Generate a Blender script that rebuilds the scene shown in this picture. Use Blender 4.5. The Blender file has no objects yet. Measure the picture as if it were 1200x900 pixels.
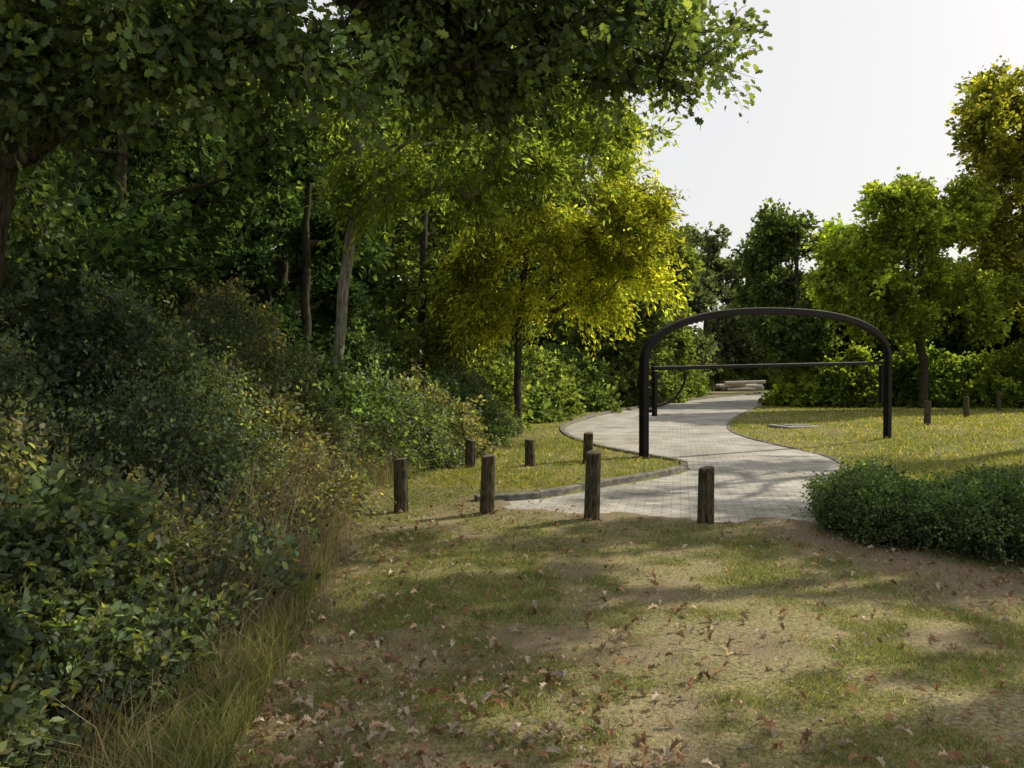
import bpy, math, numpy as np
rng = np.random.default_rng(11)
scene = bpy.context.scene
scene.view_settings.view_transform='Standard'
scene.view_settings.look='None'
scene.view_settings.exposure=0
COL = scene.collection

# ------------------------------------------------------------------ camera
cam_d = bpy.data.cameras.new("camera"); cam = bpy.data.objects.new("camera", cam_d); COL.objects.link(cam)
cam.location=(0,0,1.7); cam.rotation_euler=(math.radians(90-0.92),0,0)
cam_d.sensor_width=36; cam_d.lens=27.9; cam_d.clip_end=3000; cam_d.clip_start=0.05
scene.camera=cam

# ------------------------------------------------------------------ light
SUN_AZ=62; SUN_EL=39
sd=bpy.data.lights.new("sun","SUN"); sd.energy=5.0; sd.angle=math.radians(0.5); sd.color=(1,0.91,0.72)
so=bpy.data.objects.new("sun",sd); COL.objects.link(so)
az=math.radians(SUN_AZ); el=math.radians(SUN_EL)
from mathutils import Vector
tosun=Vector((math.sin(az)*math.cos(el),math.cos(az)*math.cos(el),math.sin(el)))
so.rotation_euler=tosun.to_track_quat('Z','Y').to_euler()
w=bpy.data.worlds.new("World"); scene.world=w; w.use_nodes=True
nt=w.node_tree; nt.nodes.clear()
out=nt.nodes.new("ShaderNodeOutputWorld"); bg=nt.nodes.new("ShaderNodeBackground")
sky=nt.nodes.new("ShaderNodeTexSky"); sky.sky_type='NISHITA'; sky.sun_disc=False
sky.sun_elevation=el; sky.sun_rotation=az; sky.dust_density=4.0; sky.air_density=1.0; sky.ozone_density=1.0
mixw=nt.nodes.new("ShaderNodeMix"); mixw.data_type='RGBA'; mixw.inputs[0].default_value=0.8
mixw.inputs[7].default_value=(6.1,6.0,5.85,1)
nt.links.new(sky.outputs[0],mixw.inputs[6]); nt.links.new(mixw.outputs[2],bg.inputs[0])
bg.inputs[1].default_value=0.15
nt.links.new(bg.outputs[0],out.inputs[0])

# ------------------------------------------------------------------ helpers
_tab=rng.random((256,256))
def vnoise(x,y,s,seed=0):
    x=np.asarray(x)/s+seed*17.3; y=np.asarray(y)/s+seed*9.7
    xi=np.floor(x).astype(int); yi=np.floor(y).astype(int); fx=x-xi; fy=y-yi
    fx=fx*fx*(3-2*fx); fy=fy*fy*(3-2*fy)
    a=_tab[xi%256,yi%256]; b=_tab[(xi+1)%256,yi%256]; c=_tab[xi%256,(yi+1)%256]; d=_tab[(xi+1)%256,(yi+1)%256]
    return (a*(1-fx)+b*fx)*(1-fy)+(c*(1-fx)+d*fx)*fy
def fbm(x,y,s,seed=0,o=4):
    t=0;a=0.5;n=0
    for i in range(o):
        t=t+a*vnoise(x,y,s/2**i,seed+i*3); n+=a; a*=0.5
    return t/n
def norm(v): return v/np.maximum(np.linalg.norm(v,axis=-1,keepdims=True),1e-9)
def rdir(n): return norm(rng.normal(size=(n,3)))

def mesh_obj(name,co,loops,starts,mats,col=None,matidx=None,parent=None,smooth=False):
    me=bpy.data.meshes.new(name)
    co=np.asarray(co,dtype=np.float32); loops=np.asarray(loops,dtype=np.int32); starts=np.asarray(starts,dtype=np.int32)
    me.vertices.add(len(co)); me.vertices.foreach_set("co",co.ravel())
    me.loops.add(len(loops)); me.loops.foreach_set("vertex_index",loops)
    me.polygons.add(len(starts)); me.polygons.foreach_set("loop_start",starts)
    if matidx is not None: me.polygons.foreach_set("material_index",np.asarray(matidx,dtype=np.int32))
    me.polygons.foreach_set("use_smooth",np.broadcast_to(np.asarray(smooth,dtype=bool),(len(starts),)).copy())
    me.update(calc_edges=True)
    if col is not None:
        a=me.attributes.new("Col",'FLOAT_COLOR','POINT')
        c=np.ones((len(co),4),dtype=np.float32); c[:,:3]=col; a.data.foreach_set("color",c.ravel())
    for m in mats: me.materials.append(m)
    ob=bpy.data.objects.new(name,me); COL.objects.link(ob)
    if parent: ob.parent=parent
    return ob
def empty(name):
    e=bpy.data.objects.new(name,None); COL.objects.link(e); e.empty_display_size=0.3
    return e

def N(nt,t,**k):
    n=nt.nodes.new(t)
    for a,b in k.items(): setattr(n,a,b)
    return n
def mat_leaf(name,trans=0.45,gloss=0.25,boost=(1.5,1.7,0.6)):
    m=bpy.data.materials.new(name); m.use_nodes=True; nt=m.node_tree; nt.nodes.clear()
    o=N(nt,"ShaderNodeOutputMaterial"); at=N(nt,"ShaderNodeAttribute",attribute_name="Col")
    L=nt.links.new
    if gloss>0:
        p=N(nt,"ShaderNodeBsdfPrincipled"); p.inputs["Roughness"].default_value=0.5; p.inputs["Specular IOR Level"].default_value=gloss
        L(at.outputs["Color"],p.inputs["Base Color"])
    else:
        p=N(nt,"ShaderNodeBsdfDiffuse"); L(at.outputs["Color"],p.inputs[0])
    tr=N(nt,"ShaderNodeBsdfTranslucent"); mx=N(nt,"ShaderNodeMixShader"); mx.inputs[0].default_value=trans
    mu=N(nt,"ShaderNodeMix",data_type='RGBA',blend_type='MULTIPLY'); mu.inputs[0].default_value=1; mu.inputs[7].default_value=(*boost,1)
    L(at.outputs["Color"],mu.inputs[6]); L(mu.outputs[2],tr.inputs[0])
    L(p.outputs[0],mx.inputs[1]); L(tr.outputs[0],mx.inputs[2]); L(mx.outputs[0],o.inputs[0])
    return m
M_leaf=mat_leaf("leaf",0.42,0.35,(2.4,2.3,0.85))
M_far=mat_leaf("leaf_matt",0.45,0,(2.4,2.3,0.9))
M_grass=mat_leaf("grass_blade",0.42,0,(1.95,1.75,0.85))
M_leafy=mat_leaf("leaf_bright",0.6,0,(3.3,3.2,0.9))
M_dry=mat_leaf("dry_leaf",0.25,0,(1.3,1.1,0.8))

def mat_bark(name,c1,c2,c3,scale=6):
    m=bpy.data.materials.new(name); m.use_nodes=True; nt=m.node_tree; L=nt.links.new
    p=nt.nodes["Principled BSDF"]; p.inputs["Roughness"].default_value=0.95; p.inputs["Specular IOR Level"].default_value=0.1
    tc=N(nt,"ShaderNodeTexCoord"); mp=N(nt,"ShaderNodeMapping"); mp.inputs["Scale"].default_value=(1,1,0.22)
    L(tc.outputs["Object"],mp.inputs[0])
    n1=N(nt,"ShaderNodeTexNoise"); n1.inputs["Scale"].default_value=scale*5; n1.inputs["Detail"].default_value=6
    L(mp.outputs[0],n1.inputs[0])
    n2=N(nt,"ShaderNodeTexNoise"); n2.inputs["Scale"].default_value=2.2; n2.inputs["Detail"].default_value=4
    L(tc.outputs["Object"],n2.inputs[0])
    r=N(nt,"ShaderNodeValToRGB"); r.color_ramp.elements[0].position=0.38; r.color_ramp.elements[0].color=(*c1,1)
    r.color_ramp.elements[1].position=0.62; r.color_ramp.elements[1].color=(*c2,1)
    L(n1.outputs[0],r.inputs[0])
    r2=N(nt,"ShaderNodeValToRGB"); r2.color_ramp.elements[0].position=0.45; r2.color_ramp.elements[0].color=(0,0,0,1)
    r2.color_ramp.elements[1].position=0.65; r2.color_ramp.elements[1].color=(.7,.7,.7,1)
    L(n2.outputs[0],r2.inputs[0])
    mx=N(nt,"ShaderNodeMix",data_type='RGBA'); mx.inputs[7].default_value=(*c3,1)
    L(r2.outputs[0],mx.inputs[0]); L(r.outputs[0],mx.inputs[6]); L(mx.outputs[2],p.inputs["Base Color"])
    b=N(nt,"ShaderNodeBump"); b.inputs["Strength"].default_value=0.7; b.inputs["Distance"].default_value=0.02
    L(n1.outputs[0],b.inputs["Height"]); L(b.outputs[0],p.inputs["Normal"])
    return m
M_bark=mat_bark("bark_dark",(.025,.02,.015),(.08,.068,.05),(.045,.055,.025))
M_barkg=mat_bark("bark_grey",(.13,.115,.09),(.36,.33,.29),(.13,.15,.08))
M_post=mat_bark("weathered_wood",(.03,.024,.016),(.115,.09,.058),(.06,.075,.03),8)
M_posttop=mat_bark("end_grain_wood",(.10,.08,.055),(.24,.20,.14),(.12,.13,.07),14)
M_log=mat_bark("bleached_wood",(.40,.36,.31),(.68,.63,.57),(.45,.41,.36),4)

T_quad=(np.array([(0,0,0),(.36,.45,.10),(0,1,-.05),(-.36,.45,.10)]),[(0,1,2,3)])
T_thin=(np.array([(0,0,0),(.2,.45,.06),(0,1,-.1),(-.2,.45,.06)]),[(0,1,2,3)])
T_leaf=(np.array([(0,0,0),(.27,.28,.07),(.27,.65,.05),(0,1,-.1),(-.27,.65,.05),(-.27,.28,.07)]),[(0,1,2,3,4,5)])
T_oak=(np.array([(0,0,0),(.12,.16,.02),(.26,.27,.05),(.16,.40,.03),(.36,.56,.07),(.2,.68,.02),(.25,.86,0),(0,1,-.08),
                 (-.25,.86,0),(-.2,.68,.02),(-.36,.56,.07),(-.16,.40,.03),(-.26,.27,.05),(-.12,.16,.02)]),[tuple(range(14))])
def place(template,pos,axis,nrm,size,col):
    tv,tf=template; n=len(pos); k=len(tv)
    a=norm(axis); nn=norm(nrm-(nrm*a).sum(1,keepdims=True)*a); s=np.cross(a,nn)
    size=np.asarray(size).reshape(-1,1,1)
    co=pos[:,None,:]+size*(tv[None,:,0:1]*s[:,None,:]+tv[None,:,1:2]*a[:,None,:]+tv[None,:,2:3]*nn[:,None,:])
    f=np.array(tf[0]); loops=(np.arange(n)[:,None]*k+f[None,:]).ravel(); starts=np.arange(n)*len(f)
    return co.reshape(-1,3),loops,starts,np.repeat(col,k,axis=0)
def merge(parts):
    V=[];Lo=[];S=[];C=[];vo=0;lo=0
    for v,l,s,c in parts:
        V.append(v);Lo.append(l+vo);S.append(s+lo);C.append(c);vo+=len(v);lo+=len(l)
    return np.concatenate(V),np.concatenate(Lo),np.concatenate(S),np.concatenate(C)
def build(name,wood,leaves,mats):
    """one mesh: slot 0 wood, slot 1 leaves"""
    nw=sum(len(p[2]) for p in wood)
    v,l,s,c=merge(wood+leaves)
    mi=np.zeros(len(s),int); mi[nw:]=1; sm=np.zeros(len(s),bool); sm[:nw]=True
    return mesh_obj(name,v,l,s,mats,col=c,matidx=mi,smooth=sm)

def palette(n,pal,var=0.25):
    pal=np.array(pal); i=rng.integers(0,len(pal),n); j=rng.integers(0,len(pal),n); t=rng.random((n,1))
    c=pal[i]*(1-t)+pal[j]*t
    return c*np.exp(rng.normal(0,var,(n,1)))
def foliage(centers,twigs,tlen,lpt,size,pal,template=T_quad,out_from=None,droop=0.2,flat=0.6,cvar=0.22,spread=0.12,outw=0.7):
    nc=len(centers); n=nc*twigs
    st=np.repeat(centers,twigs,axis=0)
    d=rdir(n)
    if out_from is not None:
        o=norm(st-out_from) if out_from.ndim==1 else norm(st-np.repeat(out_from,twigs,axis=0))
        d=norm(d+outw*o)
    L=tlen*rng.uniform(0.5,1.25,(n,1))
    ctint=np.exp(rng.normal(0,cvar,(nc,1))); ctint=np.repeat(ctint,twigs*lpt,axis=0)
    t=rng.uniform(0.12,1.0,(n*lpt,1))
    d2=np.repeat(d,lpt,axis=0); L2=np.repeat(L,lpt,axis=0)
    pos=np.repeat(st,lpt,axis=0)+d2*L2*t+rng.normal(0,spread,(n*lpt,3))*L2
    pos[:,2]-=(droop*(L2*t)**2/np.maximum(tlen,.01))[:,0]
    ax=norm(d2+rdir(n*lpt)*0.9+np.array([0,0,-droop*0.8]))
    nr=norm(rdir(n*lpt)*0.8+np.array([0,0,flat]))
    col=palette(n*lpt,pal)*ctint
    sz=size*rng.uniform(0.55,1.3,n*lpt)
    keep=pos[:,2]>0.03
    return place(template,pos[keep],ax[keep],nr[keep],sz[keep],col[keep]),(st,st+d*L-np.array([0,0,1])*droop*L*L/tlen)

def tubes(p0,p1,r0,r1,k=6):
    d=norm(p1-p0); ref=np.tile(np.array([0.93,0.31,0.2]),(len(d),1)); ref[np.abs((d*ref).sum(1))>0.95]=(0.1,0.2,0.97)
    a=norm(np.cross(d,ref)); b=np.cross(d,a)
    th=np.arange(k)/k*2*np.pi
    ring=np.cos(th)[None,:,None]*a[:,None,:]+np.sin(th)[None,:,None]*b[:,None,:]
    p1e=p1+d*(np.minimum(r1,r0)*0.3)[:,None]
    v=np.concatenate([p0[:,None,:]+ring*r0[:,None,None],p1e[:,None,:]+ring*r1[:,None,None]],axis=1).reshape(-1,3)
    i=np.arange(k); j=(i+1)%k
    q=np.stack([i,j,j+k,i+k],1)
    loops=(np.arange(len(p0))[:,None,None]*2*k+q[None]).ravel()
    starts=np.arange(len(p0)*k)*4
    return v,loops,starts,np.ones((len(v),3))

def skeleton(trunk,R,centers,zmin,step=0.35,rmin=0.007,wob=0.06):
    trunk=np.array(trunk,float)
    nodes=[trunk[0]];par=[-1]
    for i in range(len(trunk)-1):
        L=np.linalg.norm(trunk[i+1]-trunk[i]); m=max(1,int(L/step))
        for j in range(1,m+1):
            nodes.append(trunk[i]+(trunk[i+1]-trunk[i])*j/m+rng.normal(0,0.012,3)); par.append(len(nodes)-2)
    nt0=len(nodes)
    buf=np.zeros((60000,3)); buf[:nt0]=np.array(nodes); par=list(par); n=nt0
    order=np.argsort([np.min(np.linalg.norm(buf[:n]-c,axis=1)) for c in centers])
    for ci in order:
        c=centers[ci]
        df=buf[:n]-c; dist=np.linalg.norm(df,axis=1)
        cost=dist+1.2*np.maximum(0,df[:,2]+0.25*dist)+np.where((buf[:n,2]<zmin),50,0)
        k=int(np.argmin(cost)); p=buf[k].copy(); L=dist[k]; m=max(1,int(L/step))
        prev=k; v=c-p
        for j in range(1,m+1):
            t=j/m; q=p+v*t; q[2]+=-0.10*L*math.sin(math.pi*t)*(1 if v[2]>0 else -1)
            if j<m: q=q+rng.normal(0,wob,3)*step/0.35
            buf[n]=q; par.append(prev); prev=n; n+=1
            if n>=59990: break
    P=buf[:n]; par=np.array(par); acc=np.zeros(n); haschild=np.zeros(n,bool); haschild[par[1:]]=True
    acc[~haschild]=1.0
    for i in range(n-1,0,-1): acc[par[i]]+=acc[i]
    acc=np.maximum(acc,1); r=rmin+(R-rmin)*(acc/acc[0])**(0.62)
    z=np.arange(nt0)/max(1,nt0-1)
    r[:nt0]=np.maximum(r[:nt0]*1.0,R*(1-0.8*z))
    r[0]*=1.25
    c=np.arange(1,n); p=par[1:]
    rs=np.minimum(r[p],r[c]*1.3)
    tr=c<nt0; rs[tr]=r[p][tr]
    return P[p],P[c],rs,r[c]

def clumps(crowns,nlobe,lobe_r):
    out=[]
    for cx,cy,cz,rx,ry,rz,n in crowns:
        l=rdir(nlobe)*(rng.uniform(0.35,1.0,(nlobe,1))**0.6)
        l=l*np.array([rx,ry,rz])*0.85
        i=rng.integers(0,nlobe,n)
        g=rdir(n)*rng.random((n,1))**0.45
        out.append(np.array([cx,cy,cz])+l[i]+g*lobe_r*np.array([1,1,0.7]))
    return np.concatenate(out)

def tree(name,trunk,R,crowns,nlobe,lobe_r,twigs,tlen,lpt,size,pal,bark=None,leafmat=None,template=T_quad,zmin=2,droop=0.2,step=0.35,twiggeo=False,rmin=0.007,flat=0.6,cvar=0.22,clip=None,collect=None):
    c=clumps(crowns,nlobe,lobe_r)
    c=c[c[:,2]>0.4]
    if clip is not None: c=c[clip(c)]
    p0,p1,r0,r1=skeleton(trunk,R,c,zmin,step,rmin)
    wood=[tubes(p0,p1,r0,r1,7 if collect is None else 5)]
    fol,(ts,te)=foliage(c,twigs,tlen,lpt,size,pal,template,out_from=np.array([crowns[0][0],crowns[0][1],crowns[0][2]-crowns[0][5]*0.5]),droop=droop,flat=flat,cvar=cvar)
    if twiggeo:
        wood.append(tubes(ts,te,np.full(len(ts),rmin*0.7),np.full(len(ts),rmin*0.3),3))
    if collect is not None:
        collect[0].extend(wood); collect[1].append(fol); return
    return build(name,wood,[fol],[bark or M_bark,leafmat or M_far])

def shrubs(name,blobs,dens,twigs,tlen,lpt,size,pals,template=T_quad,mat=None,cvar=0.25,droop=0.1,amp=0.6,shoots=0,base=0.62,shootpal=None,sizevar=0):
    parts=[];TS=[];TE=[];C_=[];O_=[]
    if not isinstance(pals[0],list): pals=[pals]
    for bi,(x,y,h,r) in enumerate(blobs):
        pal=pals[bi%len(pals)]; sz=size*(1+sizevar*rng.uniform(-1,1)); n=int(dens*r*(h+r)*(size/sz)**1.3)
        d=rdir(n); d[:,2]=np.abs(d[:,2])*1.0-0.15
        rad=rng.uniform(0.5,1.0,(n,1))**0.5
        bump=base+amp*fbm(d[:,0]*1.6+x,d[:,1]*1.6+d[:,2]*2.2+y,0.7,5,3)[:,None]*1.15
        p=d*rad*bump*np.array([r,r,h*0.95]); p[:,2]=np.maximum(p[:,2],0.08+rng.random(n)*0.3)
        C=p+np.array([x,y,0]); O=np.tile([x,y,h*0.25],(n,1))
        fol,(ts,te)=foliage(C,twigs,tlen,lpt,sz,pal,template,out_from=O,droop=droop,cvar=cvar)
        parts.append(fol);TS.append(ts);TE.append(te);C_.append(C);O_.append(O)
        if shoots:
            i=rng.choice(n,max(1,int(n*shoots)),replace=False)
            f2,(a2,b2)=foliage(C[i],1,tlen*2.6,14,sz*.85,shootpal or pal,template,out_from=O[i]-np.array([0,0,.6]),droop=.35,cvar=.35,spread=.035,outw=1.2)
            parts.append(f2); TS.append(a2);TE.append(b2)
    C=np.concatenate(C_);O=np.concatenate(O_);ts=np.concatenate(TS);te=np.concatenate(TE)
    i=rng.random(len(C))<0.3; a=O[i].copy(); a[:,2]=0; a[:,:2]+=rng.normal(0,0.2,(i.sum(),2)); b=C[i]; m=(a+b)/2+rng.normal(0,.08,a.shape); m[:,2]+=0.1
    k=i.sum(); P0=np.concatenate([a,m,ts[::3]]);P1=np.concatenate([m,b,te[::3]])
    q=len(ts[::3])
    wood=[tubes(P0,P1,np.concatenate([np.full(k,.010),np.full(k,.007),np.full(q,.003)]),np.concatenate([np.full(k,.007),np.full(k,.004),np.full(q,.0015)]),3)]
    return build(name,wood,parts,[M_bark,mat or M_leaf])

# ------------------------------------------------------------------ road outline (world metres)
def smooth(pts,m=8):
    P=np.array(pts,float); out=[]
    n=len(P)
    for i in range(n-1):
        p0=P[max(i-1,0)];p1=P[i];p2=P[i+1];p3=P[min(i+2,n-1)]
        for t in np.arange(m)/m:
            out.append(0.5*((2*p1)+(-p0+p2)*t+(2*p0-5*p1+4*p2-p3)*t*t+(-p0+3*p1-3*p2+p3)*t**3))
    out.append(P[-1]); return np.array(out)
LEFT=smooth([(-.45,10.15),(.45,10.55),(1.23,11.4),(2.2,12.4),(2.9,13.3),(3.08,14.1),(2.8,15.0),(2.2,16.3),(1.7,18.3),(1.45,20.6),(1.55,23.2),(2.2,26.3),(4.4,32.9),(9.9,45),(17.2,57),(29,70)])
RIGHT=smooth([(3.75,8.7),(4.1,10.2),(4.9,12.0),(5.75,13.8),(6.2,15.8),(6.05,18.0),(5.95,20.2),(6.3,23.2),(7.65,27.7),(10.1,34),(13.9,42.5),(18.5,50),(34,64)])
FRONT=np.array([(3.75,8.7),(3.0,8.72),(2.2,8.86),(1.5,9.05),(.95,9.2),(.4,9.42),(-.05,9.7),(-.45,10.15)])
POLY=np.concatenate([LEFT,RIGHT[::-1],FRONT[1:-1]])
def inside(x,y,poly):
    x=np.asarray(x);y=np.asarray(y);r=np.zeros(x.shape,bool)
    px,py=poly[:,0],poly[:,1]; j=len(poly)-1
    for i in range(len(poly)):
        c=((py[i]>y)!=(py[j]>y))
        xi=(px[j]-px[i])*(y-py[i])/(py[j]-py[i]+1e-12)+px[i]
        r^=c&(x<xi); j=i
    return r
def dline(x,y,line):
    x=np.asarray(x);y=np.asarray(y);d=np.full(x.shape,1e9)
    for a,b in zip(line[:-1],line[1:]):
        v=b-a; t=np.clip(((x-a[0])*v[0]+(y-a[1])*v[1])/(v@v+1e-12),0,1)
        d=np.minimum(d,np.hypot(x-a[0]-t*v[0],y-a[1]-t*v[1]))
    return d
def sstep(a,b,v):
    t=np.clip((v-a)/(b-a),0,1); return t*t*(3-2*t)
def ground_h(x,y):
    x=np.asarray(x,float);y=np.asarray(y,float)
    ins=inside(x,y,POLY); dl=dline(x,y,LEFT); dr=dline(x,y,RIGHT); df=dline(x,y,FRONT)
    h=0.03*(fbm(x,y,1.6,2)-0.5)*np.clip(np.minimum(df,np.minimum(dl,dr))/1.0,0,1)
    h=h+np.where((~ins)&(df<.5),.016,0)
    leftside=(~ins)&(dl<dr)&(y>10.0)
    h=h+np.where(leftside,0.07*sstep(9.9,10.9,y)*np.clip((8-dl)/4,0,1),0)
    rs=(~ins)&(dr<dl)&(y>9)
    h=h+np.where(rs,0.25*sstep(0.3,6,dr)*np.clip((40-y)/20,0,1),0)
    # soil washed over the front edge of the paving in a ragged line
    e=df+1.3*(fbm(x,y,.5,61)-.5)
    hin=-0.03+0.05*sstep(.36,.05,e)
    h=np.where(ins,hin,h)
    return h

EDGE=np.array([(-1.0,-2),(-1.2,2.0),(-1.35,3.4),(-1.5,5),(-1.75,7),(-2.15,9.6),(-2.0,11),(-1.5,13),(-.95,16),(-.5,19),(-.3,22),(.4,26),(2.2,31.5),(7.0,43),(14,57),(25,74)])
def edge_x(y): return np.interp(y,EDGE[:,1],EDGE[:,0])
MULCH=np.array([(3.2,9.0),(3.05,8.2),(3.5,7.1),(4.0,6.1),(4.9,5.1),(6.0,4.3),(8,3.4)])
def cover(x,y):
    g=fbm(x,y,1.5,1)*0.45+fbm(x,y,0.3,8)*0.55
    g=sstep(0.32,0.58,g)
    g=np.where(y>10,np.maximum(g,.5),g)
    lit=sstep(0.9,-0.4,x-edge_x(y))*0.95
    lit=np.maximum(lit,sstep(0.7,0.1,dline(x,y,FRONT))*0.8*(y<10.6))
    lit=np.maximum(lit,sstep(0.75,0.2,dline(x,y,MULCH)))
    bare=sstep(0.53,0.71,fbm(x,y,0.6,21))*0.7*(y<10)
    lit=np.maximum(lit,bare)
    lit=np.clip(lit+0.8*(fbm(x,y,0.22,31)-0.5),0,1)
    return g,lit

def axis(*segs):
    o=[]
    for a,b,s in segs: o.append(np.arange(a,b,s))
    return np.concatenate(o+[[segs[-1][1]]])
xs=axis((-900,-100,100),(-100,-20,8),(-20,-4,.6),(-4,9,.09),(9,24,.4),(24,60,2),(60,100,8),(100,900,100))
ys=axis((-200,-20,20),(-20,1,1.5),(1,18,.09),(18,40,.3),(40,80,1.5),(80,200,15),(200,1500,100))
X,Y=np.meshgrid(xs,ys); H=ground_h(X,Y); G,LIT=cover(X,Y)
nx,ny=len(xs),len(ys)
co=np.stack([X.ravel(),Y.ravel(),H.ravel()],1)
i=np.arange(nx-1)[None,:]+np.arange(ny-1)[:,None]*nx; i=i.ravel()
loops=np.stack([i,i+1,i+1+nx,i+nx],1).ravel(); starts=np.arange(len(i))*4
gc=np.stack([G.ravel(),LIT.ravel(),np.zeros(G.size)],1)
def mat_ground():
    m=bpy.data.materials.new("grass_and_soil"); m.use_nodes=True; nt=m.node_tree; L=nt.links.new
    p=nt.nodes["Principled BSDF"]; p.inputs["Roughness"].default_value=1; p.inputs["Specular IOR Level"].default_value=0.05
    at=N(nt,"ShaderNodeAttribute",attribute_name="Col"); sp=N(nt,"ShaderNodeSeparateColor"); L(at.outputs["Color"],sp.inputs[0])
    tc=N(nt,"ShaderNodeTexCoord")
    def noise(s,d=6):
        n=N(nt,"ShaderNodeTexNoise"); n.inputs["Scale"].default_value=s; n.inputs["Detail"].default_value=d; L(tc.outputs["Object"],n.inputs[0]); return n
    def ramp(n,a,ca,b,cb):
        r=N(nt,"ShaderNodeValToRGB"); r.color_ramp.elements[0].position=a; r.color_ramp.elements[0].color=(*ca,1); r.color_ramp.elements[1].position=b; r.color_ramp.elements[1].color=(*cb,1); L(n.outputs[0],r.inputs[0]); return r
    n1=noise(35);n2=noise(9);n3=noise(120,3)
    soil=ramp(n3,.35,(.11,.083,.057),.65,(.35,.275,.19))
    straw=ramp(n1,.35,(.15,.135,.065),.65,(.37,.32,.18))
    green=ramp(n1,.35,(.09,.115,.035),.65,(.21,.23,.085))
    def addn(sock,n,amp):
        a=N(nt,"ShaderNodeMath",operation='MULTIPLY_ADD'); L(n.outputs[0],a.inputs[0]); a.inputs[1].default_value=amp; L(sock,a.inputs[2])
        s=N(nt,"ShaderNodeMath",operation='SUBTRACT',use_clamp=True); L(a.outputs[0],s.inputs[0]); s.inputs[1].default_value=amp/2; return s
    f1=addn(sp.outputs[0],n2,1.2); f2=addn(sp.outputs[1],n2,1.0)
    m1=N(nt,"ShaderNodeMix",data_type='RGBA'); L(f1.outputs[0],m1.inputs[0]); L(straw.outputs[0],m1.inputs[6]); L(green.outputs[0],m1.inputs[7])
    m2=N(nt,"ShaderNodeMix",data_type='RGBA'); L(f2.outputs[0],m2.inputs[0]); L(m1.outputs[2],m2.inputs[6]); L(soil.outputs[0],m2.inputs[7])
    L(m2.outputs[2],p.inputs["Base Color"])
    b=N(nt,"ShaderNodeBump"); b.inputs["Strength"].default_value=0.6; b.inputs["Distance"].default_value=0.02
    ad=N(nt,"ShaderNodeMath",operation='ADD'); L(n1.outputs[0],ad.inputs[0]); L(n3.outputs[0],ad.inputs[1]); L(ad.outputs[0],b.inputs["Height"]); L(b.outputs[0],p.inputs["Normal"])
    return m
mesh_obj("ground",co,loops,starts,[mat_ground()],col=gc,smooth=True)

def mat_paving():
    m=bpy.data.materials.new("block_paving"); m.use_nodes=True; nt=m.node_tree; L=nt.links.new
    p=nt.nodes["Principled BSDF"]; p.inputs["Roughness"].default_value=0.75; p.inputs["Specular IOR Level"].default_value=0.3
    tc=N(nt,"ShaderNodeTexCoord"); mp=N(nt,"ShaderNodeMapping"); mp.inputs["Rotation"].default_value=(0,0,math.radians(12)); L(tc.outputs["Object"],mp.inputs[0])
    br=N(nt,"ShaderNodeTexBrick"); br.inputs["Scale"].default_value=1; br.inputs["Brick Width"].default_value=0.22; br.inputs["Row Height"].default_value=0.11
    br.inputs["Mortar Size"].default_value=0.006; br.inputs["Mortar Smooth"].default_value=0.3; br.inputs["Bias"].default_value=0
    br.inputs["Color1"].default_value=(.32,.31,.29,1); br.inputs["Color2"].default_value=(.48,.46,.43,1); br.inputs["Mortar"].default_value=(.19,.175,.15,1)
    L(mp.outputs[0],br.inputs[0])
    n=N(nt,"ShaderNodeTexNoise"); n.inputs["Scale"].default_value=0.9; n.inputs["Detail"].default_value=7; L(tc.outputs["Object"],n.inputs[0])
    r=N(nt,"ShaderNodeValToRGB"); r.color_ramp.elements[0].position=.35; r.color_ramp.elements[0].color=(.66,.64,.60,1); r.color_ramp.elements[1].position=.65; r.color_ramp.elements[1].color=(1.1,1.09,1.07,1); L(n.outputs[0],r.inputs[0])
    mx=N(nt,"ShaderNodeMix",data_type='RGBA',blend_type='MULTIPLY'); mx.inputs[0].default_value=1; L(br.outputs[0],mx.inputs[6]); L(r.outputs[0],mx.inputs[7])
    L(mx.outputs[2],p.inputs["Base Color"])
    b=N(nt,"ShaderNodeBump"); b.inputs["Strength"].default_value=0.6; b.inputs["Distance"].default_value=0.008; b.invert=True; L(br.outputs["Fac"],b.inputs["Height"]); L(b.outputs[0],p.inputs["Normal"])
    return m
co=np.c_[POLY,np.full(len(POLY),0.010)]
mesh_obj("paved_road",co,np.arange(len(co)),[0],[mat_paving()])
def mat_conc(name,c1,c2,s=20):
    m=bpy.data.materials.new(name); m.use_nodes=True; nt=m.node_tree; L=nt.links.new
    p=nt.nodes["Principled BSDF"]; p.inputs["Roughness"].default_value=0.9
    tc=N(nt,"ShaderNodeTexCoord"); n=N(nt,"ShaderNodeTexNoise"); n.inputs["Scale"].default_value=s; n.inputs["Detail"].default_value=8; L(tc.outputs["Object"],n.inputs[0])
    r=N(nt,"ShaderNodeValToRGB"); r.color_ramp.elements[0].position=.35; r.color_ramp.elements[0].color=(*c1,1); r.color_ramp.elements[1].position=.68; r.color_ramp.elements[1].color=(*c2,1); L(n.outputs[0],r.inputs[0]); L(r.outputs[0],p.inputs["Base Color"])
    b=N(nt,"ShaderNodeBump"); b.inputs["Strength"].default_value=0.4; b.inputs["Distance"].default_value=0.01; L(n.outputs[0],b.inputs["Height"]); L(b.outputs[0],p.inputs["Normal"])
    return m
M_kerb=mat_conc("kerb_stone",(.08,.075,.065),(.21,.195,.17),9)
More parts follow.
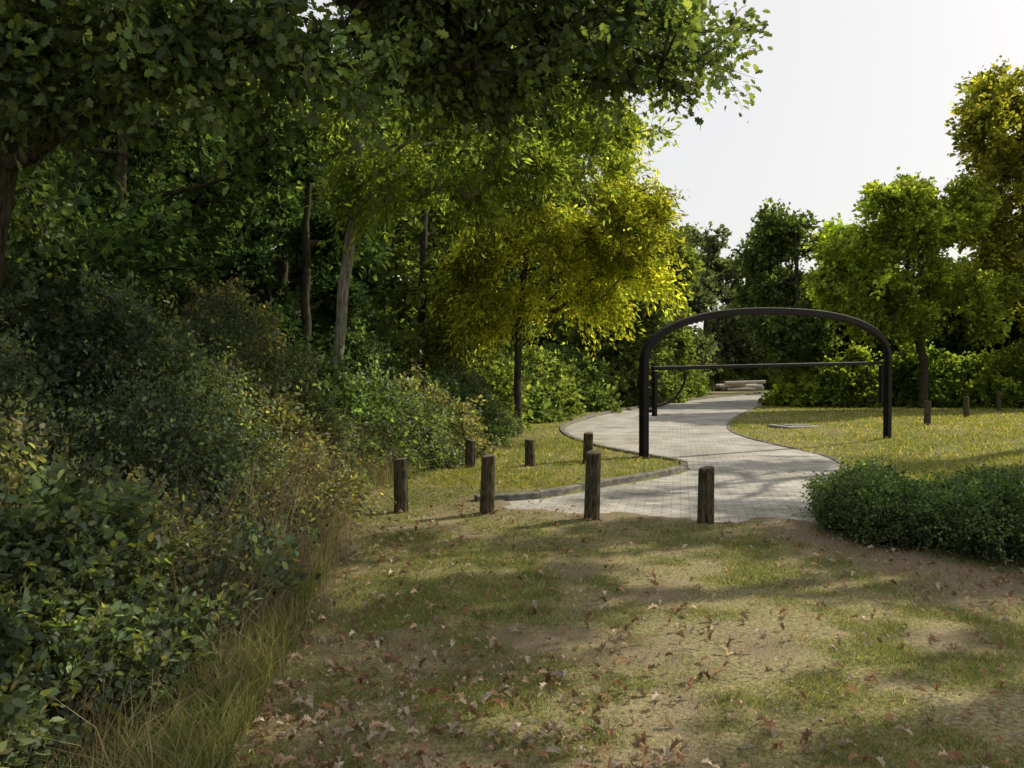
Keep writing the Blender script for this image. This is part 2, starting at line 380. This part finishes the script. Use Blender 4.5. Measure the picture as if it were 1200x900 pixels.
def kerb(name,line,w,h,side,seg=0.9):
    d=np.r_[0,np.cumsum(np.linalg.norm(np.diff(line,axis=0),axis=1))]
    n=int(d[-1]/seg); V=[];Lp=[]
    sec=[(0,-.05),(0,h-.015),(.015,h),(w-.015,h),(w,h-.015),(w,-.05)]
    for k in range(n):
        a0=k*seg+.004; a1=(k+1)*seg-.004
        tt=np.linspace(a0,a1,4); px=np.interp(tt,d,line[:,0]); py=np.interp(tt,d,line[:,1])
        tx=np.gradient(px);ty=np.gradient(py);q=np.hypot(tx,ty);nxn=-ty/q*side;nyn=tx/q*side
        base=len(V); dz=rng.normal(0,.005)
        for a in range(4):
            for o,z in sec: V.append((px[a]+nxn[a]*o,py[a]+nyn[a]*o,z+dz))
        for a in range(3):
            for b in range(5):
                Lp.append([base+a*6+b,base+(a+1)*6+b,base+(a+1)*6+b+1,base+a*6+b+1])
        Lp.append([base+b for b in range(6)]); Lp.append([base+18+5-b for b in range(6)])
    lo=[];st=[]
    for f in Lp: st.append(len(lo)); lo+=f
    return mesh_obj(name,np.array(V),lo,st,[M_kerb])
kerb("kerb",LEFT,0.13,0.11,1)
kerb("kerb",RIGHT[20:],0.10,0.03,-1)

# ------------------------------------------------------------------ grass blades
def blades(name,x,y,h,wd,cols,mat,bend=0.5,segs=1,lean=None):
    n=len(x); z=ground_h(x,y)-0.004
    th=rng.uniform(0,2*np.pi,n); s=np.stack([np.cos(th),np.sin(th),np.zeros(n)],1)
    ld=rng.normal(0,1,(n,3)); ld[:,2]=0
    if lean is not None: ld=ld+lean
    b=np.stack([x,y,z],1); H3=np.zeros((n,3)); H3[:,2]=h
    if segs==1:
        tip=b+H3+ld*(h*bend)[:,None]
        v=np.stack([b-s*wd[:,None],b+s*wd[:,None],tip],1).reshape(-1,3); k=3; f=[(0,1,2)]
    else:
        m=b+H3*0.55+ld*(h*bend*0.25)[:,None]; tip=b+H3*0.95+ld*(h*bend)[:,None]
        v=np.stack([b-s*wd[:,None],b+s*wd[:,None],m+s*wd[:,None]*.8,m-s*wd[:,None]*.8,tip],1).reshape(-1,3); k=5; f=[(0,1,2,3),(3,2,4)]
    tpl=[i for q in f for i in q]; sts=np.cumsum([0]+[len(q) for q in f[:-1]])
    loops=(np.arange(n)[:,None]*k+np.array(tpl)[None]).ravel(); starts=(np.arange(n)[:,None]*len(tpl)+sts[None]).ravel()
    return mesh_obj(name,v,loops,starts,[mat],col=np.repeat(cols,k,axis=0))
GREEN=[(.115,.148,.048),(.155,.19,.065),(.195,.225,.09),(.13,.162,.055)]
STRAW=[(.32,.28,.15),(.27,.235,.12),(.40,.34,.20)]
def lawn(n,x0,x1,y0,y1,hm,dryf=.35):
    u=rng.random(n); y=y0*(y1/y0)**u
    x=rng.uniform(-0.75,0.75,n)*(y+0.6)
    k=(x>x0)&(x<x1); x=x[k];y=y[k]
    ok=~inside(x,y,POLY); x=x[ok];y=y[ok]
    g,lit=cover(x,y)
    keep=rng.random(len(x))<np.clip((0.2+0.8*g)*(1-0.88*lit),0.03,1)
    x=x[keep];y=y[keep];g=g[keep]
    dry=rng.random(len(x))>(1-dryf-.3+0.45*g)
    c=palette(len(x),GREEN,0.22); cd=palette(len(x),STRAW,0.2); c[dry]=cd[dry]
    d=np.hypot(x,y)
    h=hm*rng.uniform(.4,1.5,len(x))*(0.6+0.7*g); wd=np.maximum(.0022,d*.00045)*rng.uniform(.7,1.4,len(x))
    return x,y,h,wd,c
x,y,h,wd,c=lawn(500000,-4,12,2.2,13,0.03,.36)
blades("grass",x,y,h,wd,c,M_grass,0.7)
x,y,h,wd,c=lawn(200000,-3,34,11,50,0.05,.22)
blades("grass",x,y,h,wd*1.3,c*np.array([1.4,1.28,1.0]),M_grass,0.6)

n=32000
y=rng.uniform(2.0,12.5,n)**1.0; off=np.abs(rng.normal(0,.5,n)); x=edge_x(y)+0.05-off+0.12*rng.normal(0,1,n)
cl=fbm(x,y,.35,77); k=rng.random(n)<sstep(.38,.6,cl)*(.45+.55*sstep(3.5,6,y)); x=x[k];y=y[k];off=off[k]
n=len(x)
hh=rng.uniform(.15,.75,n)*(0.45+np.clip(off*1.8,0,1.0))*(0.65+.6*sstep(3,7,y))
c=palette(n,[(.32,.26,.16),(.42,.35,.24),(.25,.19,.12),(.18,.18,.08),(.28,.20,.14)],.22)
blades("dry_grass",x,y,hh,rng.uniform(.0012,.003,n),c,M_dry,0.45,2)
n=16000
y=2.0*(24/2.0)**rng.random(n); off=np.abs(rng.normal(0,.4,n)); x=edge_x(y)-off+.15
c=palette(n,[(.10,.14,.05),(.15,.18,.07),(.25,.23,.12)],.2)
blades("long_grass",x,y,rng.uniform(.08,.35,n),rng.uniform(.002,.005,n),c,M_grass,0.5,2)

n=16000
y=2.3*(12/2.3)**rng.random(n); x=rng.uniform(-.8,.8,n)*(y+.5)
lf=sstep(1.8,-1.3,x)*0.8+0.22+0.5*sstep(1.2,.2,dline(x,y,MULCH))
lf=lf*(0.25+1.2*fbm(x,y,.8,55)); k=(rng.random(n)<lf)&(x>edge_x(y)-1)&((~inside(x,y,POLY))|(rng.random(n)<.10)); x=x[k];y=y[k];n=len(x)
z=np.maximum(ground_h(x,y),0.012)+rng.uniform(.008,.03,n)
ax=rdir(n);ax[:,2]*=.35; nr=rdir(n)*.6+np.array([0,0,1])
c=palette(n,[(.24,.15,.09),(.36,.26,.17),(.16,.10,.06),(.50,.42,.34),(.26,.15,.09),(.40,.34,.27)],.25)
T_curl=(T_oak[0]*np.array([.8,1,4.5]),T_oak[1])
v,l,s,cc=place(T_curl,np.stack([x,y,z],1),ax,nr,.02+.065*rng.random(n)**1.6,c)
mesh_obj("fallen_leaves",v,l,s,[M_dry],col=cc)
n=1300
y=2.3*(11/2.3)**rng.random(n); x=rng.uniform(-.8,.8,n)*(y+.5); k=(~inside(x,y,POLY))&(x>edge_x(y)-.5); x=x[k];y=y[k];n=len(x)
a=np.stack([x,y,ground_h(x,y)+.012],1); d=rdir(n); d[:,2]*=.12; Ls=rng.uniform(.03,.16,(n,1))
v,l,s,cc=tubes(a,a+d*Ls,rng.uniform(.002,.005,n),rng.uniform(.001,.003,n),4)
mesh_obj("fallen_twigs",v,l,s,[M_barkg])

# ------------------------------------------------------------------ bollards
def bollard(x,y,h,r=0.088):
    k=20; zs=[-.1,0,.05,h*.35,h*.7,h-.03,h-.008,h]; rs=[1.03,1.03,1.02,1.0,.98,.97,.92,.80]
    tx,ty=rng.normal(0,.02,2); ph=rng.random()*6
    V=[]
    for z,q in zip(zs,rs):
        for i in range(k):
            t=2*math.pi*i/k
            rr=r*q*(1+.03*math.sin(3*t+ph)+.02*math.sin(7*t+ph*2))
            if i in (4,13): rr*=0.90
            V.append((rr*math.cos(t)+tx*z,rr*math.sin(t)+ty*z,z+(.012*math.cos(t+ph) if z>h-.05 else 0)))
    V.append((tx*h,ty*h,h+.004))
    lo=[];st=[];mi=[]
    for a in range(len(zs)-1):
        for i in range(k):
            j=(i+1)%k; st.append(len(lo)); lo+=[a*k+i,a*k+j,(a+1)*k+j,(a+1)*k+i]; mi.append(1 if a==len(zs)-2 else 0)
    b=(len(zs)-1)*k
    for i in range(k): st.append(len(lo)); lo+=[b+i,b+(i+1)%k,len(V)-1]; mi.append(1)
    o=mesh_obj("wooden_bollard",np.array(V),lo,st,[M_post,M_posttop],matidx=mi,smooth=False)
    o.location=(x,y,float(ground_h(np.array([x]),np.array([y]))[0])); o.rotation_euler=(0,0,rng.random()*6)
for x,y,h in [(-1.34,9.58,.65),(-.30,9.41,.69),(-.71,13.4,.47),(.31,13.6,.47),(1.34,14.0,.54),(.91,9.03,.77),(2.15,8.78,.62),(3.52,8.45,.5),(11.5,21.96,.66),(15.1,26.35,.70),(19.4,31.6,.80)]:
    bollard(x,y,h)

# ------------------------------------------------------------------ height barrier
def mat_steel():
    m=bpy.data.materials.new("painted_steel"); m.use_nodes=True; nt=m.node_tree; L=nt.links.new
    p=nt.nodes["Principled BSDF"]; p.inputs["Specular IOR Level"].default_value=0.15
    tc=N(nt,"ShaderNodeTexCoord"); n=N(nt,"ShaderNodeTexNoise"); n.inputs["Scale"].default_value=7; n.inputs["Detail"].default_value=8; L(tc.outputs["Object"],n.inputs[0])
    r=N(nt,"ShaderNodeValToRGB"); r.color_ramp.elements[0].position=.4; r.color_ramp.elements[0].color=(.006,.005,.005,1); r.color_ramp.elements[1].position=.75; r.color_ramp.elements[1].color=(.016,.012,.011,1); L(n.outputs[0],r.inputs[0]); L(r.outputs[0],p.inputs["Base Color"])
    r2=N(nt,"ShaderNodeMapRange"); r2.inputs[3].default_value=.5; r2.inputs[4].default_value=.8; L(n.outputs[0],r2.inputs[0]); L(r2.outputs[0],p.inputs["Roughness"])
    return m
M_steel=mat_steel()
A=np.array([2.48,14.9]); B=np.array([8.9,18.8]); W=np.linalg.norm(B-A); u=(B-A)/W; nv=np.array([-u[1],u[0]])
barrier=empty("height_barrier")
def sweep(name,path,wi,de,parent,bev=.012):
    P=np.array(path,float); T=np.gradient(P,axis=0); T=T/np.linalg.norm(T,axis=1,keepdims=True); Nn=np.stack([-T[:,1],T[:,0]],1)
    a,b=wi/2,de/2; sec=[(-a+bev,-b),(a-bev,-b),(a,-b+bev),(a,b-bev),(a-bev,b),(-a+bev,b),(-a,b-bev),(-a,-b+bev)]
    V=[]
    for p,nn in zip(P,Nn):
        for s,t in sec:
            q=p+nn*s; xy=A+u*q[0]+nv*t; V.append((xy[0],xy[1],q[1]))
    lo=[];st=[]
    for i in range(len(P)-1):
        for j in range(8):
            k=(j+1)%8; st.append(len(lo)); lo+=[i*8+j,i*8+k,(i+1)*8+k,(i+1)*8+j]
    st.append(len(lo)); lo+=list(range(8))[::-1]; st.append(len(lo)); lo+=[(len(P)-1)*8+j for j in range(8)]
    return mesh_obj(name,np.array(V),lo,st,[M_steel],parent=parent)
zA,zB=1.84,2.0
arch=[(0,-.15),(0,.9),(0,1.7)]
for t in np.linspace(0,np.pi,41):
    c_,s_=math.cos(t),math.sin(t); ex=2/2.35
    s=W/2*(1-np.sign(c_)*abs(c_)**ex); base=zA+(zB-zA)*s/W
    arch.append((s,base+1.05*abs(s_)**ex))
arch+=[(W,1.7),(W,.9),(W,-.1)]
sweep("arch_frame",arch,.145,.14,barrier)
def bz(s): return 1.75+.15*s/W
sweep("crossbar",[(.2,bz(.2)),(W/2,bz(W/2)),(W-.2,bz(W-.2))],.08,.08,barrier)
sweep("hanger_left",[(.26,.85),(.26,bz(.2)-.05)],.085,.085,barrier)
sweep("hanger_right",[(W-.26,.95),(W-.26,bz(W)-.06)],.085,.085,barrier)
for z in (.95,1.5):
    sweep("hinge_left",[(.067,z),(.22,z)],.06,.05,barrier)
    sweep("hinge_right",[(W-.067,z+.08),(W-.22,z+.08)],.06,.05,barrier)
br=[(.30+.75*math.sin(t),1.05+.62*(1-math.cos(t))) for t in np.linspace(0,math.pi/2,10)]
sweep("brace_left",br,.045,.035,barrier,.006)
br=[(W-.30-.5*math.sin(t),1.2+.6*(1-math.cos(t))) for t in np.linspace(0,math.pi/2,10)]
sweep("brace_right",br,.045,.035,barrier,.006)
sweep("base_plate_left",[(0,.05),(0,.085)],.34,.34,barrier)
sweep("base_plate_right",[(W,.05),(W,.10)],.34,.34,barrier)

def box(name,cx,cy,z0,z1,sx,sy,rot,mat,parent=None,bev=.02):
    c_,s_=math.cos(rot),math.sin(rot); V=[]
    for (z,i) in ((z0,0),(z1-bev,0),(z1,bev)):
        for a,b in ((-1,-1),(1,-1),(1,1),(-1,1)):
            x=a*(sx/2-i);y=b*(sy/2-i); V.append((cx+x*c_-y*s_,cy+x*s_+y*c_,z))
    F=[[0,1,5,4],[1,2,6,5],[2,3,7,6],[3,0,4,7],[4,5,9,8],[5,6,10,9],[6,7,11,10],[7,4,8,11],[8,9,10,11]]
    lo=[];st=[]
    for f in F: st.append(len(lo)); lo+=f
    return mesh_obj(name,np.array(V),lo,st,[mat],parent=parent)
M_conc=mat_conc("concrete",(.22,.20,.17),(.36,.33,.29),14)
mh=empty("manhole_cover")
gz=float(ground_h(np.array([8.4]),np.array([23.6]))[0])
box("concrete_surround",8.4,23.6,gz-.1,gz+.06,1.15,1.1,.25,M_conc,mh)
box("lid",8.4,23.6,gz+.05,gz+.08,.75,.7,.25,M_kerb,mh)

# stack of felled, bleached logs on the far verge
P0=[];P1=[];R=[]
for i in range(9):
    x0=16.6+rng.uniform(0,2.4); y0=65+(i%4)*.35; L=rng.uniform(1.8,3.2); zz=.2+.26*(i//4)
    P0.append((x0,y0,zz));P1.append((x0+L,y0+rng.uniform(-.3,.3),zz+rng.uniform(-.05,.2)));R.append(rng.uniform(.13,.2))
R=np.array(R); v,l,s,cc=tubes(np.array(P0),np.array(P1),R,R*.85,10); mesh_obj("log_pile",v,l,s,[M_log],smooth=True)

# ------------------------------------------------------------------ vegetation
def mul(p,f): return [tuple(np.array(c)*f) for c in p]
DARK=mul([(.028,.05,.026),(.039,.064,.026),(.05,.076,.032)],1.4)
OAK=mul([(.04,.066,.028),(.055,.083,.033),(.065,.092,.036),(.082,.10,.033)],1.45)
MID=mul([(.063,.09,.033),(.084,.11,.036),(.102,.125,.04)],1.3)
YEL=[(.155,.175,.04),(.185,.195,.045),(.125,.16,.04),(.205,.19,.045)]
LIME=mul([(.12,.15,.04),(.15,.172,.045),(.10,.13,.04)],1.2)
FAR_HAZE=[(.08,.103,.065),(.095,.118,.072),(.075,.094,.062)]  # distance haze put into the leaf colour as a bluish tint
BRAM=mul([(.05,.075,.043),(.062,.088,.047),(.075,.10,.052),(.042,.06,.037),(.10,.11,.05)],1.5)
BRAM2=mul([(.033,.05,.034),(.043,.063,.04),(.053,.072,.042)],1.5)
BRAM3=mul([(.078,.09,.046),(.092,.105,.05),(.063,.08,.042),(.13,.10,.065)],1.45)
YB=mul([(.12,.13,.045),(.09,.11,.04),(.15,.13,.06)],1.3)

tree("unseen_shade_oak",[(-5.0,7.0,0),(-4.85,7.0,1.6),(-4.7,7.1,3.2),(-4.5,7.2,4.4),(-4.2,7.3,5.8),(-3.8,7.4,7.4),(-3.4,7.5,9)],.20,
  [(-3.4,7.6,6.2,3.4,2.8,2.0,150),(-.6,8.2,5.9,2.8,2.4,1.2,150),(1.1,8.5,5.6,1.5,1.4,1.2,100),(-5.0,7.0,4.2,1.4,1.3,1.3,60),(-3.0,6.6,4.4,1.9,.8,.7,90),(-.4,7.8,5.3,1.5,1.0,.6,70),(-1,8.5,8.4,4,3.2,1.6,95)],
  13,.75,8,.5,13,.10,OAK,template=T_oak,leafmat=M_leaf,zmin=2.9,twiggeo=True,step=.3,rmin=.006,cvar=.38)
tree("ash_tree",[(-2.85,12.6,0),(-2.8,12.6,1.5),(-2.68,12.6,3.0),(-2.5,12.7,4.4),(-2.35,12.8,6.5),(-2.2,12.9,9)],.09,
  [(-1.2,12.8,5.4,2.3,1.8,1.9,150),(1.1,13.2,6.3,1.8,1.4,1.6,100),(-2.6,13,7.5,2.6,2.4,2.0,80)],13,.65,7,.5,13,.13,MID,bark=M_barkg,leafmat=M_leafy,template=T_thin,zmin=3.4,twiggeo=True,droop=.55,rmin=.006,cvar=.33)
tree("locust_tree",[(.15,20.5,0),(.15,20.5,2.5),(.4,20.5,5),(.9,20.6,8.5)],.10,
  [(1.0,20.4,4.4,2.3,1.8,2.2,200),(2.6,20.2,4.8,1.5,1.5,2.4,130),(2.3,21,7.4,1.8,1.8,1.7,120),(-.8,20,4.0,1.3,1.2,1.8,80)],
  15,.65,8,.6,12,.15,YEL,leafmat=M_leafy,template=T_thin,zmin=1.6,droop=.8,cvar=.38)
for (x,y,R,Hh,cr,pal,sz) in [(-6.3,12.5,.16,9,2.8,DARK,.15),(-9.5,10,.2,10,3.2,OAK,.17),(-5.2,17.5,.18,10,2.8,DARK,.18),(-2.6,22,.16,10,2.7,MID,.2)]:
    tree("woodland_tree",[(x,y,0),(x+.1,y,Hh*.35),(x+.2,y+.2,Hh*.85)],R,[(x,y,Hh*.62,cr,cr,Hh*.36,130),(x,y,Hh*.3,cr*.9,cr*.9,Hh*.22,80)],10,cr*.3,7,.7,9,sz,pal,zmin=1.0,step=.5,cvar=.35)
tree("holly_tree",[(-3.9,15,0),(-3.9,15,3),(-3.8,15,6.3)],.13,[(-3.9,15,3.9,1.5,1.5,2.8,170)],10,.5,8,.45,10,.12,[(.024,.047,.025),(.032,.058,.03)],zmin=.8)

# the mass of trees behind, one object
bgc=([],[])
for (x,y,R,Hh,cr,pal,sz) in [(-10,18,.2,12,3.6,DARK,.22),(-1.2,28,.18,10,2.8,OAK,.22),(-6,27,.22,13,4,DARK,.27),(-15,13,.2,12,4,DARK,.25),(-16,24,.3,14,5,DARK,.34)]:
    tree("",[(x,y,0),(x+.1,y,Hh*.35),(x+.2,y+.2,Hh*.85)],R,[(x,y,Hh*.62,cr,cr,Hh*.36,120),(x,y,Hh*.3,cr*.9,cr*.9,Hh*.22,70)],10,cr*.3,6,.8,8,sz,pal,zmin=1.0,step=.6,collect=bgc)
for (x,y,Hh,cr) in [(-12,34,16,6),(-3,36,14,5),(-22,30,18,7),(-24,18,17,6),(-8,46,17,7),(-20,44,20,8),(-13,26,17,5)]:
    tree("",[(x,y,0),(x+.1,y,Hh*.35),(x+.2,y+.2,Hh*.85)],.3,[(x,y,Hh*.55,cr,cr,Hh*.42,200),(x,y,Hh*.2,cr,cr,Hh*.2,70)],14,cr*.3,6,1.2,9,.5,DARK,zmin=1.0,step=1.0,rmin=.02,collect=bgc)
for (x,y,Hh,cr,pal,sz) in [(4.2,37,8.5,3.0,MID,.26),(3,43,12,4,OAK,.3),(8.2,50,12.5,3.6,MID,.32),(6,56,15,5,FAR_HAZE,.36),(12.2,64,14.5,4.4,FAR_HAZE,.36),(18,74,15,5.5,FAR_HAZE,.42),(23,79,14,5.5,FAR_HAZE,.42),(1,52,16,5,FAR_HAZE,.36),(11,76,17,5.5,FAR_HAZE,.42),(28,76,13,5.5,FAR_HAZE,.42)]:
    tree("",[(x,y,0),(x,y,Hh*.4),(x+.3,y,Hh*.85)],.25,[(x,y,Hh*.6,cr,cr,Hh*.38,190),(x,y,Hh*.28,cr,cr,Hh*.25,130)],15,cr*.28,6,.9,9,sz,pal,zmin=1,step=.8,rmin=.015,collect=bgc)
for (x,y,Hh,cr,pal) in [(21,47,10,4,OAK),(27,45,11,4.5,OAK),(33,42,12,5,MID),(30,33,11,4,MID),(38,55,14,6,FAR_HAZE),(27,62,11,5,FAR_HAZE),(23.5,42,7,3.2,DARK),(29,39,8,3.5,DARK),(18.5,44,7.5,3,DARK)]:
    tree("",[(x,y,0),(x,y,Hh*.4),(x+.3,y,Hh*.85)],.25,[(x,y,Hh*.58,cr,cr,Hh*.38,140),(x,y,Hh*.28,cr,cr,Hh*.25,110)],14,cr*.28,6,.9,9,.34,pal,zmin=1,step=.8,rmin=.015,collect=bgc)
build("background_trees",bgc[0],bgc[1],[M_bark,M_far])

# right hand group
tree("maple_tree",[(17.9,34.5,0),(17.9,34.5,2.2),(17.3,34.5,4.5),(16.9,34.5,9.5)],.18,[(16.6,34,7.7,3.5,2.8,3.2,370),(18.4,34,4.8,2.8,2.3,1.9,150),(14.8,33.6,5.2,2.0,1.6,2.2,130)],24,.8,8,.65,9,.2,LIME,leafmat=M_leafy,zmin=1.6,cvar=.35)
tree("unseen_shade_oak",[(14.8,41,0),(14.8,41,3),(14.6,41,9)],.24,[(14.7,41,7.2,3.2,2.8,3.6,330),(14.6,40,3.8,2.0,2,2.2,140)],24,.85,7,.75,9,.24,OAK,zmin=1.6,cvar=.35)
tree("unseen_shade_oak",[(24.2,36,0),(24.2,36,4),(24.0,36,9),(23.8,36,14)],.24,[(23.6,36,12.6,3.9,3.4,3.6,430),(23.8,36,9.5,3.6,3.0,2.4,220),(23.6,35.5,6.4,3.6,3.0,2.4,200)],34,1.0,7,.75,9,.23,[(.14,.15,.04),(.12,.138,.04),(.17,.16,.045)],leafmat=M_leafy,zmin=2.5,cvar=.33)
# unseen trees added right of view to shade the ground, crowns clipped off-frame
for (x,y,Hh,n) in [(11.5,8.5,14,105),(8.5,2.5,13,100),(13.3,12.0,13,115),(17.2,13.0,13,70),(16.3,18.6,14,110)]:
    tree("unseen_shade_oak",[(x,y,0),(x,y,5),(x-.4,y,Hh*.8)],.3,[(x-.8,y+.2,Hh*.78,4.2,3.8,2.4,n)],18,.55,7,.6,10,.14,OAK,zmin=4.5,step=.6,
      clip=lambda c:~((np.abs(c[:,0])<.72*c[:,1]+.5)&(c[:,2]<2.6+.5*c[:,1])))

shrubs("bramble_bush",[(-2.6,3.9,1.3,.80),(-2.8,4.9,1.3,.85),(-3.3,3.6,1.55,1.0),(-2.4,2.7,.8,.6)],480,5,.24,9,.05,[BRAM,BRAM3,BRAM2],template=T_leaf,amp=.9,base=.52,shoots=.12,shootpal=YB,cvar=.42,sizevar=.2)
shrubs("bramble_bush",[(-3.2,6.2,1.5,1.05),(-3.25,7.6,1.9,1.15),(-3.3,9.2,1.8,1.15),(-4.4,8,2.7,1.4),(-4.6,6,2.3,1.3),(-4.6,10.2,2.8,1.4),(-3.2,10.8,1.9,1.1),(-2.6,8.5,1.1,.6),(-2.5,6.9,.9,.55),(-2.05,4.3,.45,.4),(-2.1,5.4,.5,.4)],230,5,.32,10,.06,[BRAM2,BRAM,BRAM3,BRAM2,BRAM],template=T_leaf,amp=1.05,base=.48,shoots=.14,shootpal=YB,cvar=.45,sizevar=.3)
shrubs("hawthorn_hedge",[(-2.9,12.2,1.75,1.2),(-2.35,13.8,1.65,1.2),(-2.0,15.6,1.75,1.2),(-1.7,17.6,1.7,1.2),(-1.5,20,1.9,1.3),(-4.5,12.5,3,1.5),(-3.8,17,3.2,1.5)],140,5,.36,10,.085,[mul([(.052,.088,.036),(.07,.102,.038),(.045,.074,.033)],1.4),BRAM,BRAM3],amp=.95,base=.53,shoots=.12,cvar=.4,sizevar=.25)
shrubs("hawthorn_hedge",[(-1.1,23,2.0,1.3),(-.5,26,2.1,1.4),(.6,29.5,2.2,1.5),(2.2,33.5,2.6,1.7),(4.3,38.5,3,2),(7,44,3,2.2),(9.0,50.5,3.4,2.3),(10.8,57,3.4,2.3),(13.5,68,3.6,2.6),(17.5,71,3.4,2.6),(23,74,3.4,2.8),(28,76,3.5,3)],50,5,.6,10,.19,[MID,OAK],mat=M_far,amp=.8,cvar=.38)
shrubs("laurel_shrub",[(14.6,39,2.0,1.5),(16.2,37.8,2.6,1.6),(17.9,38.5,1.9,1.5),(19.8,37.5,3.0,1.9),(22,37,2.3,1.8),(24,36.5,3.6,2.2),(26.5,34,2.6,2.0),(28,33,3.4,2.2),(31,31,3.4,2.4),(33,35,4,2.6)],65,5,.5,10,.16,[LIME,MID,LIME,OAK],mat=M_leafy,amp=1.0,base=.5,shoots=.15,cvar=.4,sizevar=.3)
shrubs("low_hedge",[(3.75,8.35,.66,.5),(3.85,7.9,.70,.5),(4.1,9.1,.74,.6),(4.5,7.4,.76,.62),(5.1,6.9,.72,.6),(5.1,8.4,.76,.8),(5.8,6.5,.74,.7),(6.0,7.8,.76,.9),(6.9,7.0,.74,.9),(5.5,6.0,.62,.6),(7.2,5.6,.7,.8)],650,4,.16,8,.034,mul([(.055,.09,.038),(.073,.112,.043),(.038,.065,.03),(.088,.13,.052)],1.3),mat=M_leaf,droop=0,cvar=.35,amp=.65,base=.66,shoots=.1)
print("polys",sum(len(m.polygons) for m in bpy.data.meshes))
